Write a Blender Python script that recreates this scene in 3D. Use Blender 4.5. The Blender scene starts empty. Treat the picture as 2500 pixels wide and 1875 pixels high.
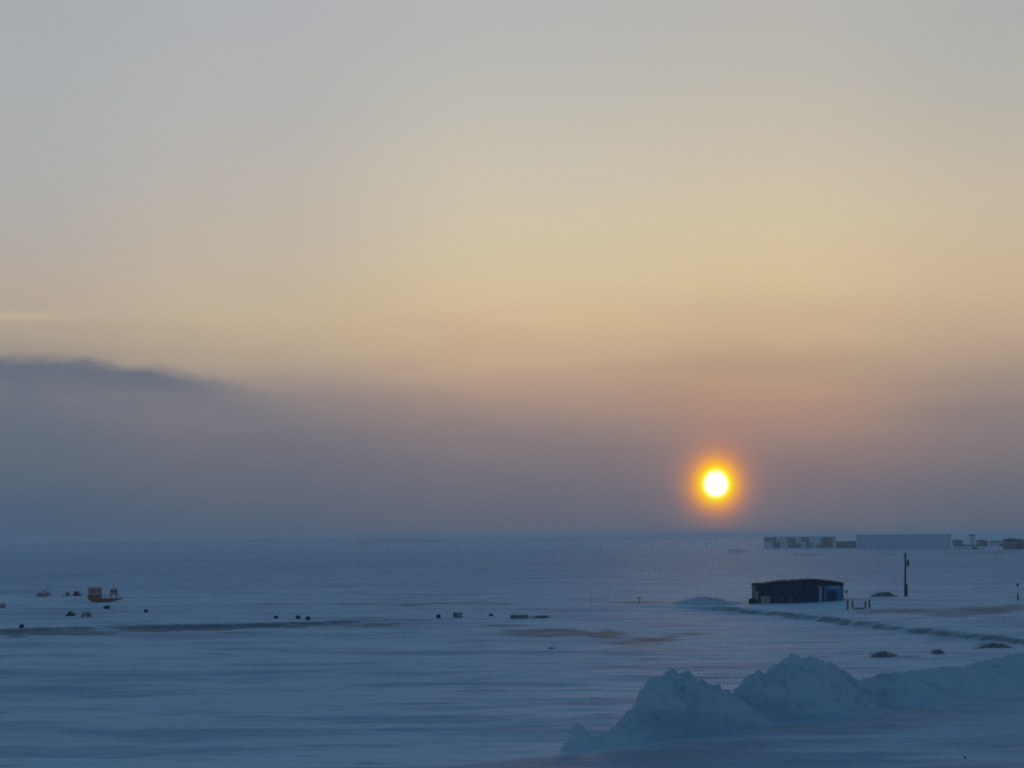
import bpy, bmesh, math, random
import numpy as np
from mathutils import Matrix, Vector, Euler

random.seed(7)
rng = np.random.default_rng(7)
S = bpy.context.scene
COL = S.collection
R = math.radians

# ------------------------------------------------------------------ camera
CAM_H = 11.2
FPX = 1250.0 / math.tan(R(12.5))            # focal length in photo pixels (2500 wide)
PITCH, ROLL = R(3.755), R(-0.36)
cam_d = bpy.data.cameras.new("camera")
cam = bpy.data.objects.new("camera", cam_d)
COL.objects.link(cam)
cam_d.angle = R(25.0)
cam_d.clip_start = 0.5
cam_d.clip_end = 60000
cam.location = (0, 0, CAM_H)
CAM_R = Matrix.Rotation(R(90) + PITCH, 3, 'X') @ Matrix.Rotation(ROLL, 3, 'Z')
cam.rotation_euler = CAM_R.to_euler()
S.camera = cam


def ray(px, py):
    return (CAM_R @ Vector(((px - 1250.0) / FPX, (937.5 - py) / FPX, -1.0))).normalized()


def az_el(px, py):
    d = ray(px, py)
    return math.atan2(d.x, d.y), math.asin(d.z)


SUN_AZ, SUN_EL = az_el(1748, 1183)

# ------------------------------------------------------------------ render settings
S.view_settings.view_transform = 'Standard'
S.view_settings.look = 'None'
S.view_settings.exposure = 1.2
S.view_settings.gamma = 1.0
S.view_settings.use_curve_mapping = False
S.cycles.volume_bounces = 1
S.cycles.max_bounces = 6
S.cycles.diffuse_bounces = 3
S.cycles.use_denoising = False
S.cycles.filter_width = 2.0
S.cycles.sample_clamp_indirect = 1.0


def lin(c):
    return tuple(((v / 255.0) / 12.92 if v / 255.0 <= 0.04045 else ((v / 255.0 + 0.055) / 1.055) ** 2.4) for v in c)


# ------------------------------------------------------------------ sky
SKY_GAIN = 2 ** -1.2
W = bpy.data.worlds.new("World")
S.world = W
W.use_nodes = True
nt = W.node_tree
N, L = nt.nodes, nt.links
N.clear()


def math_node(op, a, b=None, c=None, clamp=False):
    n = N.new('ShaderNodeMath')
    n.operation = op
    n.use_clamp = clamp
    for i, v in enumerate((a, b, c)):
        if v is None:
            continue
        if isinstance(v, (int, float)):
            n.inputs[i].default_value = v
        else:
            L.new(v, n.inputs[i])
    return n.outputs[0]


def mix_rgb(f, a, b, blend='MIX'):
    n = N.new('ShaderNodeMix')
    n.data_type = 'RGBA'
    n.blend_type = blend
    for sock, v in ((n.inputs[0], f), (n.inputs[6], a), (n.inputs[7], b)):
        if isinstance(v, (int, float)):
            sock.default_value = v
        elif isinstance(v, tuple):
            sock.default_value = (*v[:3], 1)
        else:
            L.new(v, sock)
    return n.outputs[2]


def smooth(v, lo, hi):
    n = N.new('ShaderNodeMapRange')
    n.interpolation_type = 'SMOOTHSTEP'
    L.new(v, n.inputs[0])
    n.inputs[1].default_value = lo
    n.inputs[2].default_value = hi
    return n.outputs[0]


tc = N.new('ShaderNodeTexCoord')
sep = N.new('ShaderNodeSeparateXYZ')
L.new(tc.outputs['Generated'], sep.inputs[0])
DX, DY, DZ = sep.outputs
EL = math_node('MULTIPLY', math_node('ARCSINE', DZ), 180 / math.pi)          # degrees
AZ = math_node('MULTIPLY', math_node('ARCTAN2', DX, DY), 180 / math.pi)       # 0 = straight ahead, + right

# soft horizontal wisps push the layers of the haze up and down a little
mp = N.new('ShaderNodeCombineXYZ')
L.new(math_node('MULTIPLY', AZ, 0.16), mp.inputs[0])
L.new(math_node('MULTIPLY', EL, 0.9), mp.inputs[1])
nz = N.new('ShaderNodeTexNoise')
nz.inputs['Scale'].default_value = 1.0
nz.inputs['Detail'].default_value = 5.0
nz.inputs['Roughness'].default_value = 0.5
L.new(mp.outputs[0], nz.inputs['Vector'])
WISP = math_node('SUBTRACT', nz.outputs[0], 0.5)
ELW = math_node('ADD', EL, math_node('MULTIPLY', WISP, 0.55))

# measured layers of the sky, (photo height, colour) for five bearings
PROFILE = {
    0: [(0, (165, 171, 175)), (150, (169, 174, 177)), (400, (173, 174, 172)), (600, (177, 170, 164)), (760, (183, 168, 150)),
        (860, (166, 155, 140)), (960, (108, 116, 129)), (1050, (101, 109, 123)), (1150, (91, 104, 122)), (1230, (79, 97, 120)), (1320, (70, 92, 119))],
    600: [(0, (173, 176, 181)), (150, (176, 178, 179)), (400, (185, 180, 174)), (600, (191, 180, 165)), (760, (197, 178, 150)),
          (860, (184, 165, 142)), (930, (157, 144, 139)), (1000, (127, 123, 128)), (1080, (113, 113, 123)), (1180, (100, 105, 120)), (1250, (89, 100, 119)), (1320, (79, 95, 118))],
    1250: [(0, (181, 181, 180)), (150, (185, 184, 180)), (330, (197, 190, 177)), (500, (205, 195, 171)), (680, (212, 193, 157)),
           (780, (211, 184, 148)), (870, (196, 170, 140)), (950, (177, 150, 133)), (1020, (151, 133, 129)), (1100, (127, 119, 124)), (1200, (109, 108, 120)), (1320, (92, 99, 117))],
    1900: [(0, (183, 181, 176)), (150, (188, 184, 176)), (330, (197, 188, 172)), (500, (209, 195, 167)), (680, (215, 192, 152)),
           (800, (203, 178, 144)), (880, (188, 162, 134)), (960, (182, 147, 125)), (1040, (163, 134, 124)), (1120, (141, 121, 121)), (1200, (118, 111, 120)), (1310, (96, 101, 117))],
    2490: [(0, (173, 174, 172)), (150, (178, 177, 173)), (330, (189, 182, 168)), (500, (201, 186, 163)), (680, (204, 180, 150)),
           (800, (190, 166, 142)), (880, (171, 150, 134)), (960, (150, 134, 129)), (1040, (136, 125, 126)), (1120, (121, 115, 121)), (1200, (104, 107, 119)), (1310, (85, 97, 116))],
}
E0, E1 = -0.6, 14.0
fac = math_node('DIVIDE', math_node('SUBTRACT', ELW, E0), E1 - E0, clamp=True)
cols = []
for px in sorted(PROFILE):
    rp = N.new('ShaderNodeValToRGB')
    rp.color_ramp.interpolation = 'B_SPLINE'
    stops = sorted(((math.degrees(az_el(px, y)[1]) - E0) / (E1 - E0), lin(c)) for y, c in PROFILE[px])
    els = rp.color_ramp.elements
    while len(els) < len(stops):
        els.new(0.5)
    for e, (p, c) in zip(els, stops):
        e.position = min(1, max(0, p))
    for e, (p, c) in zip(els, stops):
        e.color = (*c, 1)
    L.new(fac, rp.inputs[0])
    cols.append((math.degrees(az_el(px, 900)[0]), rp.outputs[0]))
cur = cols[0][1]
for (a0, _), (a1, c1) in zip(cols, cols[1:]):
    cur = mix_rgb(smooth(AZ, a0, a1), cur, c1)

# slate cloud bank low on the left: crisp upper rim that sinks and dissolves to the right
edge = N.new('ShaderNodeValToRGB')
edge.color_ramp.interpolation = 'B_SPLINE'
pts = [(-60, 842), (0, 868), (150, 872), (300, 886), (430, 900), (560, 925), (680, 960), (800, 1000)]
els = edge.color_ramp.elements
while len(els) < len(pts):
    els.new(0.5)
AZ_A, AZ_B = math.degrees(az_el(-400, 900)[0]), math.degrees(az_el(900, 900)[0])
for e, (px, py) in zip(els, pts):
    a, b = az_el(px, py)
    e.position = (math.degrees(a) - AZ_A) / (AZ_B - AZ_A)
for e, (px, py) in zip(els, pts):
    v = math.degrees(az_el(px, py)[1]) / 8.0
    e.color = (v, v, v, 1)
L.new(math_node('DIVIDE', math_node('SUBTRACT', AZ, AZ_A), AZ_B - AZ_A, clamp=True), edge.inputs[0])
mp2 = N.new('ShaderNodeCombineXYZ')
L.new(math_node('MULTIPLY', AZ, 0.7), mp2.inputs[0])
L.new(math_node('MULTIPLY', EL, 1.6), mp2.inputs[1])
nz2 = N.new('ShaderNodeTexNoise')
nz2.inputs['Scale'].default_value = 1.0
nz2.inputs['Detail'].default_value = 6.0
nz2.inputs['Roughness'].default_value = 0.6
L.new(mp2.outputs[0], nz2.inputs['Vector'])
below = math_node('SUBTRACT', math_node('MULTIPLY', edge.outputs[0], 8.0), math_node('ADD', EL, math_node('MULTIPLY', math_node('SUBTRACT', nz2.outputs[0], 0.5), 0.62)))
mask = math_node('MULTIPLY', smooth(below, -0.16, 0.24), math_node('SUBTRACT', 1.0, smooth(below, 0.25, 1.5)))
mask = math_node('MULTIPLY', mask, math_node('SUBTRACT', 1.0, smooth(AZ, math.degrees(az_el(330, 900)[0]), math.degrees(az_el(760, 900)[0]))))
cur = mix_rgb(math_node('MULTIPLY', mask, 0.8), cur, lin((88, 102, 122)))
# thin pale streak above the cloud
sb = math_node('DIVIDE', math_node('SUBTRACT', ELW, math.degrees(az_el(40, 772)[1])), 0.13)
sb = math_node('EXPONENT', math_node('MULTIPLY', math_node('MULTIPLY', sb, sb), -1.0))
sb = math_node('MULTIPLY', sb, math_node('SUBTRACT', 1.0, smooth(AZ, math.degrees(az_el(20, 772)[0]), math.degrees(az_el(260, 772)[0]))))
cur = mix_rgb(math_node('MULTIPLY', sb, 0.45), cur, lin((203, 188, 150)))

mp3 = N.new('ShaderNodeCombineXYZ')
L.new(math_node('ADD', math_node('MULTIPLY', AZ, 0.14), math_node('MULTIPLY', EL, 0.1)), mp3.inputs[0])
L.new(math_node('MULTIPLY', EL, 0.55), mp3.inputs[1])
nz3 = N.new('ShaderNodeTexNoise')
nz3.inputs['Scale'].default_value = 1.0
nz3.inputs['Detail'].default_value = 2.5
nz3.inputs['Roughness'].default_value = 0.58
L.new(mp3.outputs[0], nz3.inputs['Vector'])
band = math_node('MULTIPLY', smooth(EL, 0.6, 2.2), math_node('SUBTRACT', 1.0, smooth(EL, 3.5, 7.0)))
stre = math_node('MULTIPLY', smooth(nz3.outputs[0], 0.42, 0.72), math_node('MULTIPLY', band, 0.17))
cur = mix_rgb(stre, cur, lin((112, 108, 118)))

# the low sun: disc and its aureole in the icy air
da = math_node('MULTIPLY', math_node('SUBTRACT', AZ, math.degrees(SUN_AZ)), math.cos(SUN_EL))
de = math_node('SUBTRACT', EL, math.degrees(SUN_EL))
up = math_node('MULTIPLY', de, math_node('SUBTRACT', 1.0, math_node('MULTIPLY', smooth(de, 0.0, 0.25), 0.12)))
# faint pillar of lit ice crystals above the disc
pil = math_node('MULTIPLY', math_node('EXPONENT', math_node('MULTIPLY', math_node('MULTIPLY', da, da), -1.3)), math_node('MULTIPLY', smooth(de, -0.2, 0.5), math_node('EXPONENT', math_node('MULTIPLY', math_node('MAXIMUM', de, 0.0), -0.75))))
cur = mix_rgb(math_node('MULTIPLY', pil, 0.36), cur, lin((214, 156, 108)))
th = math_node('SQRT', math_node('ADD', math_node('MULTIPLY', da, da), math_node('MULTIPLY', up, up)))
PXD = 98.4
gl = N.new('ShaderNodeValToRGB')
gst = [(0, (5, 5, 4)), (20, (4, 4, 3)), (26, (1.5, 1.4, 0.6)), (33, (1.06, 0.9, 0.05)), (42, lin((255, 198, 30))), (52, lin((248, 170, 66))),
       (65, lin((220, 147, 90))), (85, lin((190, 131, 107))), (115, lin((166, 124, 117))), (175, lin((148, 120, 120)))]
els = gl.color_ramp.elements
while len(els) < len(gst):
    els.new(0.5)
for e, (p, c) in zip(els, gst):
    e.position = p / 180.0
for e, (p, c) in zip(els, gst):
    e.color = (*c, 1)
L.new(math_node('DIVIDE', th, 180.0 / PXD, clamp=True), gl.inputs[0])
gmask = math_node('DIVIDE', 1.0, math_node('ADD', 1.0, math_node('POWER', math_node('MULTIPLY', th, PXD / 86.0), 4.0)))
cur = mix_rgb(gmask, cur, gl.outputs[0])

bg_low = N.new('ShaderNodeBackground')
L.new(cur, bg_low.inputs[0])
bg_low.inputs[1].default_value = SKY_GAIN

# the rest of the dome: clear dusk sky
sky = N.new('ShaderNodeTexSky')
sky.sky_type = 'NISHITA'
sky.sun_disc = False
sky.sun_elevation = SUN_EL
sky.sun_rotation = SUN_AZ
sky.altitude = 20
sky.air_density = 1.0
sky.dust_density = 1.0
sky.ozone_density = 2.8
bg_sky = N.new('ShaderNodeBackground')
L.new(mix_rgb(1.0, sky.outputs[0], (0.95, 1.08, 1.05), 'MULTIPLY'), bg_sky.inputs[0])
bg_sky.inputs[1].default_value = 0.15
near = math_node('MULTIPLY', math_node('SUBTRACT', 1.0, smooth(EL, 12.5, 21.0)),
                 math_node('SUBTRACT', 1.0, smooth(math_node('ABSOLUTE', math_node('SUBTRACT', AZ, math.degrees(SUN_AZ))), 22.0, 46.0)))
mxs = N.new('ShaderNodeMixShader')
L.new(near, mxs.inputs[0])
L.new(bg_sky.outputs[0], mxs.inputs[1])
L.new(bg_low.outputs[0], mxs.inputs[2])
wo = N.new('ShaderNodeOutputWorld')
L.new(mxs.outputs[0], wo.inputs[0])

# ------------------------------------------------------------------ sun lamp
sd = bpy.data.lights.new("sun", 'SUN')
sd.energy = 0.15
sd.angle = R(5)          # the disc is smeared by ice haze
sd.color = (1.0, 0.55, 0.28)
sun = bpy.data.objects.new("sun", sd)
COL.objects.link(sun)
sv = Vector((math.sin(SUN_AZ) * math.cos(SUN_EL), math.cos(SUN_AZ) * math.cos(SUN_EL), math.sin(SUN_EL)))
sun.rotation_euler = sv.to_track_quat('Z', 'Y').to_euler()
sun.location = (0, 0, 60)

# ------------------------------------------------------------------ helpers


def tag(o, label=None, cat=None, group=None, kind=None):
    if label:
        o['label'] = label
    if cat:
        o['category'] = cat
    if group:
        o['group'] = group
    if kind:
        o['kind'] = kind
    return o


def empty(name, loc, rz, label, cat, group=None):
    o = bpy.data.objects.new(name, None)
    COL.objects.link(o)
    o.location = loc
    o.rotation_euler = (0, 0, rz)
    o.empty_display_size = 0.3
    return tag(o, label, cat, group)


def link(name, bm_or_me, mat, parent=None, smooth_=False, loc=None):
    if isinstance(bm_or_me, bmesh.types.BMesh):
        me = bpy.data.meshes.new(name)
        bmesh.ops.recalc_face_normals(bm_or_me, faces=bm_or_me.faces[:])
        bm_or_me.to_mesh(me)
        bm_or_me.free()
    else:
        me = bm_or_me
    if mat:
        me.materials.append(mat)
    if smooth_:
        for p in me.polygons:
            p.use_smooth = True
    o = bpy.data.objects.new(name, me)
    COL.objects.link(o)
    if parent:
        o.parent = parent
    if loc is not None:
        o.location = loc
    return o


def box(bm, c, s, rz=0.0, bev=0.0, rot=None):
    m = Matrix.Translation(c) @ (rot if rot else Matrix.Rotation(rz, 4, 'Z')) @ Matrix.Diagonal((*s, 1))
    g = bmesh.ops.create_cube(bm, size=1.0, matrix=m)
    if bev:
        ed = list({e for v in g['verts'] for e in v.link_edges})
        bmesh.ops.bevel(bm, geom=ed, offset=bev, segments=2, affect='EDGES', profile=0.5)


def tube(bm, p, q, r0, r1=None, seg=10):
    p, q = Vector(p), Vector(q)
    r1 = r0 if r1 is None else r1
    d = q - p
    m = Matrix.Translation((p + q) / 2) @ d.to_track_quat('Z', 'Y').to_matrix().to_4x4()
    bmesh.ops.create_cone(bm, cap_ends=True, segments=seg, radius1=r0, radius2=r1, depth=d.length, matrix=m)


def prism(bm, pts, y0, y1):
    """closed outline in x,z pushed from y0 to y1"""
    a = [bm.verts.new((x, y0, z)) for x, z in pts]
    b = [bm.verts.new((x, y1, z)) for x, z in pts]
    bm.faces.new(a)
    bm.faces.new(list(reversed(b)))
    n = len(pts)
    for i in range(n):
        bm.faces.new((a[i], b[i], b[(i + 1) % n], a[(i + 1) % n]))


# numpy noise -------------------------------------------------------


def hash2(ix, iy, s):
    h = (ix * 374761393 + iy * 668265263 + s * 974634777) & 0xffffffff
    h = ((h ^ (h >> 13)) * 1274126177) & 0xffffffff
    return ((h ^ (h >> 16)) & 0xffff) / 65535.0


def vnoise(x, y, s=0):
    x = np.asarray(x, float)
    y = np.asarray(y, float)
    ix, iy = np.floor(x).astype(np.int64), np.floor(y).astype(np.int64)
    fx, fy = x - ix, y - iy
    ux, uy = fx * fx * fx * (fx * (fx * 6 - 15) + 10), fy * fy * fy * (fy * (fy * 6 - 15) + 10)
    a, b = hash2(ix, iy, s), hash2(ix + 1, iy, s)
    c, d = hash2(ix, iy + 1, s), hash2(ix + 1, iy + 1, s)
    return (a + (b - a) * ux) * (1 - uy) + (c + (d - c) * ux) * uy - 0.5


def fbm(x, y, octv=4, s=0, gain=0.5):
    t, a, f = 0.0, 1.0, 1.0
    for i in range(octv):
        t = t + a * vnoise(x * f + 17.3 * i, y * f - 9.1 * i, s + i)
        a *= gain
        f *= 2.03
    return t


def lumps(x, y, s=0):
    """rounded clods: 1 in the middle of each cell, 0 at its rim"""
    x = np.asarray(x, float)
    y = np.asarray(y, float)
    ix, iy = np.floor(x).astype(np.int64), np.floor(y).astype(np.int64)
    best = np.full(x.shape, 9.0)
    for i in (-1, 0, 1):
        for j in (-1, 0, 1):
            cx = ix + i + hash2(ix + i, iy + j, s)
            cy = iy + j + hash2(ix + i, iy + j, s + 91)
            best = np.minimum(best, (cx - x) ** 2 + (cy - y) ** 2)
    return np.clip(1.15 - 1.15 * np.sqrt(best) ** 1.3, 0, 1.15)


def blocks(x, y, s=0):
    """one random height per cell: broken slabs"""
    x = np.asarray(x, float)
    y = np.asarray(y, float)
    ix, iy = np.floor(x).astype(np.int64), np.floor(y).astype(np.int64)
    best = np.full(x.shape, 9.0)
    val = np.zeros(x.shape)
    for i in (-1, 0, 1):
        for j in (-1, 0, 1):
            cx = ix + i + hash2(ix + i, iy + j, s)
            cy = iy + j + hash2(ix + i, iy + j, s + 91)
            d = (cx - x) ** 2 + (cy - y) ** 2
            v = hash2(ix + i, iy + j, s + 7) + 0.5 * ((x - cx) * (hash2(ix + i, iy + j, s + 8) - .5) + (y - cy) * (hash2(ix + i, iy + j, s + 9) - .5))
            val = np.where(d < best, v, val)
            best = np.minimum(best, d)
    return val


def sstep(x, a, b):
    t = np.clip((x - a) / (b - a), 0, 1)
    return t * t * (3 - 2 * t)


# ------------------------------------------------------------------ terrain shape


def flat_at(px, py, z=0.0):
    d = ray(px, py)
    t = (z - CAM_H) / d.z
    return Vector((d.x * t, d.y * t, z))


EDGE_A, EDGE_B = flat_at(1130, 1880), flat_at(2500, 1690)
_e = (EDGE_B - EDGE_A).normalized()
EDGE_N = Vector((_e.y, -_e.x))              # points to the near right


def height(x, y):
    x = np.asarray(x, float)
    y = np.asarray(y, float)
    r = np.hypot(x, y)
    h = 0.16 * fbm(x / 60, y / 22, 3, 3) + 0.07 * fbm(x / 11, y / 4.5, 3, 11)
    far = sstep(r, 500, 2500)
    h = h + (0.075 * fbm(x / 4.2, y / 1.7, 3, 23)) * (1 - sstep(r, 200, 500))
    h = h * (1 + 1.5 * far)
    # gentle rise of the far tundra
    h = h + sstep(r, 2600, 9000) * (2.0 + 4.0 * fbm(x / 2600 + 3, y / 2600, 2, 40))
    # packed snow rising toward the right end of the shed
    h = h + 0.62 * np.exp(-(((x - 57.0) / 9.0) ** 2 + ((y - 381.0) / 16.0) ** 2))
    # the drifted bank under the near ploughed road, lower right
    sd_ = (x - EDGE_A.x) * EDGE_N.x + (y - EDGE_A.y) * EDGE_N.y
    h = h + 0.55 * sstep(sd_, -3.0, 5.0)
    return h


def at(px, py):
    z = 0.0
    for _ in range(25):
        p = flat_at(px, py, z)
        z = 0.5 * z + 0.5 * float(height(p.x, p.y))
    p = flat_at(px, py, z)
    p.z = float(height(p.x, p.y))
    return p


def m_per_px(p):
    return (Vector((p.x, p.y, p.z)) - cam.location).length / FPX


# ------------------------------------------------------------------ materials


def new_mat(name):
    m = bpy.data.materials.new(name)
    m.use_nodes = True
    n = m.node_tree
    n.nodes.clear()
    out = n.nodes.new('ShaderNodeOutputMaterial')
    b = n.nodes.new('ShaderNodeBsdfPrincipled')
    n.links.new(b.outputs[0], out.inputs[0])
    return m, n, b


def worn(name, c0, c1, rough=0.7, scale=1.2, stretch=(1, 1, 1), metal=0.0, bump=0.1):
    """two tones of one paint or stuff, blotched by noise"""
    m, n, b = new_mat(name)
    t = n.nodes.new('ShaderNodeTexCoord')
    mpg = n.nodes.new('ShaderNodeMapping')
    mpg.inputs['Scale'].default_value = stretch
    n.links.new(t.outputs['Object'], mpg.inputs[0])
    z = n.nodes.new('ShaderNodeTexNoise')
    z.inputs['Scale'].default_value = scale
    z.inputs['Detail'].default_value = 6
    z.inputs['Roughness'].default_value = 0.65
    n.links.new(mpg.outputs[0], z.inputs['Vector'])
    rp = n.nodes.new('ShaderNodeValToRGB')
    rp.color_ramp.elements[0].position = 0.36
    rp.color_ramp.elements[1].position = 0.66
    rp.color_ramp.elements[0].color = (*c0, 1)
    rp.color_ramp.elements[1].color = (*c1, 1)
    n.links.new(z.outputs[0], rp.inputs[0])
    n.links.new(rp.outputs[0], b.inputs['Base Color'])
    b.inputs['Roughness'].default_value = rough
    b.inputs['Specular IOR Level'].default_value = 0.12
    b.inputs['Metallic'].default_value = metal
    if bump:
        bp = n.nodes.new('ShaderNodeBump')
        bp.inputs['Strength'].default_value = bump
        bp.inputs['Distance'].default_value = 0.05
        n.links.new(z.outputs[0], bp.inputs['Height'])
        n.links.new(bp.outputs[0], b.inputs['Normal'])
    return m


def snow_mat(name, with_bare=False, dirty=0.0, fine=1.0):
    m, n, b = new_mat(name)
    t = n.nodes.new('ShaderNodeTexCoord')

    def noise(sc, stretch, det=5, rough=0.55):
        mpg = n.nodes.new('ShaderNodeMapping')
        mpg.inputs['Scale'].default_value = stretch
        n.links.new(t.outputs['Object'], mpg.inputs[0])
        z = n.nodes.new('ShaderNodeTexNoise')
        z.inputs['Scale'].default_value = sc
        z.inputs['Detail'].default_value = det
        z.inputs['Roughness'].default_value = rough
        n.links.new(mpg.outputs[0], z.inputs['Vector'])
        return z.outputs[0]

    def mix(f, a, c):
        k = n.nodes.new('ShaderNodeMix')
        k.data_type = 'RGBA'
        for sock, v in ((k.inputs[0], f), (k.inputs[6], a), (k.inputs[7], c)):
            if isinstance(v, (int, float)):
                sock.default_value = v
            elif isinstance(v, tuple):
                sock.default_value = (*v, 1)
            else:
                n.links.new(v, sock)
        return k.outputs[2]

    def ramp(v, lo, hi):
        k = n.nodes.new('ShaderNodeMapRange')
        k.interpolation_type = 'SMOOTHSTEP'
        n.links.new(v, k.inputs[0])
        k.inputs[1].default_value = lo
        k.inputs[2].default_value = hi
        return k.outputs[0]

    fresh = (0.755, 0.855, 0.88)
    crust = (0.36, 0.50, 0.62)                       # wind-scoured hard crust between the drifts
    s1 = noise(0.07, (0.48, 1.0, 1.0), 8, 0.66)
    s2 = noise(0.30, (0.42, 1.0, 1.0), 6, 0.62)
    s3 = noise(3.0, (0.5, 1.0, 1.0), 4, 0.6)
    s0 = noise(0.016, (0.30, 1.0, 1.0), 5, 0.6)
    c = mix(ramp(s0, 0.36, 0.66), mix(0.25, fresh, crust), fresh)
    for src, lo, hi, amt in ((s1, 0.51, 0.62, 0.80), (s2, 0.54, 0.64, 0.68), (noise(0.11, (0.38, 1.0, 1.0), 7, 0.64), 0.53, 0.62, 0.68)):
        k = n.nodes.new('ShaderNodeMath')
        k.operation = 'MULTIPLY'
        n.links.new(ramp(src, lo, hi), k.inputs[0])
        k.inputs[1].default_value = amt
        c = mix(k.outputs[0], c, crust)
    if dirty:
        c = mix(dirty, c, (0.32, 0.39, 0.46))            # grit and ice turned up by the plough
    if with_bare:
        a = n.nodes.new('ShaderNodeAttribute')
        a.attribute_name = 'bare'
        br = n.nodes.new('ShaderNodeMath')
        br.operation = 'MULTIPLY'
        n.links.new(a.outputs['Fac'], br.inputs[0])
        sc = n.nodes.new('ShaderNodeMath')
        sc.operation = 'MULTIPLY_ADD'
        n.links.new(s2, sc.inputs[0])
        sc.inputs[1].default_value = 3.2
        sc.inputs[2].default_value = -0.45
        n.links.new(sc.outputs[0], br.inputs[1])
        f0 = ramp(br.outputs[0], 0.2, 1.05)
        fm = n.nodes.new('ShaderNodeMath')
        fm.operation = 'MULTIPLY'
        n.links.new(f0, fm.inputs[0])
        n.links.new(ramp(s3, 0.05, 0.65), fm.inputs[1])
        f = fm.outputs[0]
        earth = mix(ramp(s3, 0.35, 0.65), (0.085, 0.095, 0.10), (0.22, 0.235, 0.24))
        c = mix(f, c, earth)
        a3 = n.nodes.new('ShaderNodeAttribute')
        a3.attribute_name = 'painted_dim'
        c = mix(a3.outputs['Fac'], c, mix(0.66, c, (0.26, 0.38, 0.50)))  # darkens and blues the snow where slope shade and far dimming are painted in
        a2 = n.nodes.new('ShaderNodeAttribute')
        a2.attribute_name = 'grit'
        c = mix(a2.outputs['Fac'], c, (0.36, 0.31, 0.28))
    n.links.new(c, b.inputs['Base Color'])
    b.inputs['Roughness'].default_value = 0.75
    b.inputs['Specular IOR Level'].default_value = 0.05
    bp = n.nodes.new('ShaderNodeBump')
    bp.inputs['Strength'].default_value = 0.5
    bp.inputs['Distance'].default_value = 0.12 * fine
    n.links.new(s2, bp.inputs['Height'])
    bp2 = n.nodes.new('ShaderNodeBump')
    bp2.inputs['Strength'].default_value = 0.4
    bp2.inputs['Distance'].default_value = 0.03 * fine
    n.links.new(s3, bp2.inputs['Height'])
    n.links.new(bp.outputs[0], bp2.inputs['Normal'])
    n.links.new(bp2.outputs[0], b.inputs['Normal'])
    return m


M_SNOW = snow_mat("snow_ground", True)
M_PILE = snow_mat("ploughed_snow", False, 0.42)
M_NAVY = worn("navy_sheet", (0.006, 0.022, 0.075), (0.014, 0.045, 0.12), 0.5, 0.5, (1, 1, 0.35))
M_BLUE = worn("blue_sheet", (0.04, 0.15, 0.29), (0.08, 0.22, 0.38), 0.5, 0.6, (1, 1, 0.3))
M_TAR = worn("tarred_roof", (0.008, 0.008, 0.009), (0.022, 0.02, 0.02), 0.9, 1.5)
M_PALE = worn("pale_metal", (0.22, 0.26, 0.30), (0.34, 0.38, 0.42), 0.5, 1.0)
M_RUST = worn("rust", (0.30, 0.10, 0.05), (0.48, 0.18, 0.10), 0.85, 1.4)
M_RUSTD = worn("dark_rust", (0.16, 0.06, 0.045), (0.28, 0.11, 0.07), 0.85, 1.4)
M_MAUVE = worn("faded_red_paint", (0.40, 0.22, 0.22), (0.55, 0.34, 0.34), 0.7, 1.2)
M_RED = worn("red_brown_paint", (0.24, 0.06, 0.05), (0.40, 0.13, 0.11), 0.6, 3.0)
M_BLACK = worn("black_iron", (0.008, 0.009, 0.011), (0.025, 0.025, 0.028), 0.7, 3.0)
M_WOOD = worn("creosoted_wood", (0.02, 0.014, 0.010), (0.055, 0.038, 0.026), 0.9, 2.0, (1, 1, 0.2))
M_GREY = worn("grey_concrete", (0.16, 0.16, 0.155), (0.27, 0.265, 0.25), 0.9, 1.5)
M_TAN = worn("tan_board", (0.30, 0.28, 0.25), (0.42, 0.39, 0.35), 0.85, 1.5)
M_EARTH = worn("frozen_earth", (0.05, 0.042, 0.038), (0.32, 0.31, 0.32), 0.95, 2.2)
M_ORANGE = worn("orange_sign", (0.42, 0.13, 0.03), (0.52, 0.18, 0.05), 0.5, 4.0)
M_BROWN = worn("brown_panel", (0.16, 0.10, 0.07), (0.40, 0.31, 0.25), 0.85, 0.25)
M_PLASTER = worn("pale_plaster", (0.55, 0.57, 0.58), (0.72, 0.73, 0.73), 0.9, 0.25)
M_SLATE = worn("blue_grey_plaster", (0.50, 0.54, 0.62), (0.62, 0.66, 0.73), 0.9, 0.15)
M_FADED = worn("faded_window", (0.46, 0.50, 0.57), (0.54, 0.58, 0.64), 0.5, 0.1, bump=0)
M_WHITE = worn("white_steel", (0.62, 0.64, 0.66), (0.74, 0.76, 0.78), 0.6, 0.8)
M_GLASS = worn("dark_glass", (0.02, 0.025, 0.035), (0.04, 0.045, 0.055), 0.15, 1.0, bump=0)

# ------------------------------------------------------------------ ground sheet
ang_in = np.linspace(R(-15), R(15), 760)
ang = np.concatenate([np.linspace(R(-180), R(-16), 56), ang_in, np.linspace(R(16), R(176), 55)])
inv = np.linspace(1 / 85.0, 1 / 3500.0, 560)
rad = np.concatenate([np.array([0.5, 6, 14, 24, 36, 48, 58, 66, 73, 79]), 1 / inv, np.geomspace(3620, 9800, 44)])
A, RR = np.meshgrid(ang, rad)
GX, GY = RR * np.sin(A), RR * np.cos(A)
GZ = height(GX, GY)

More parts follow.
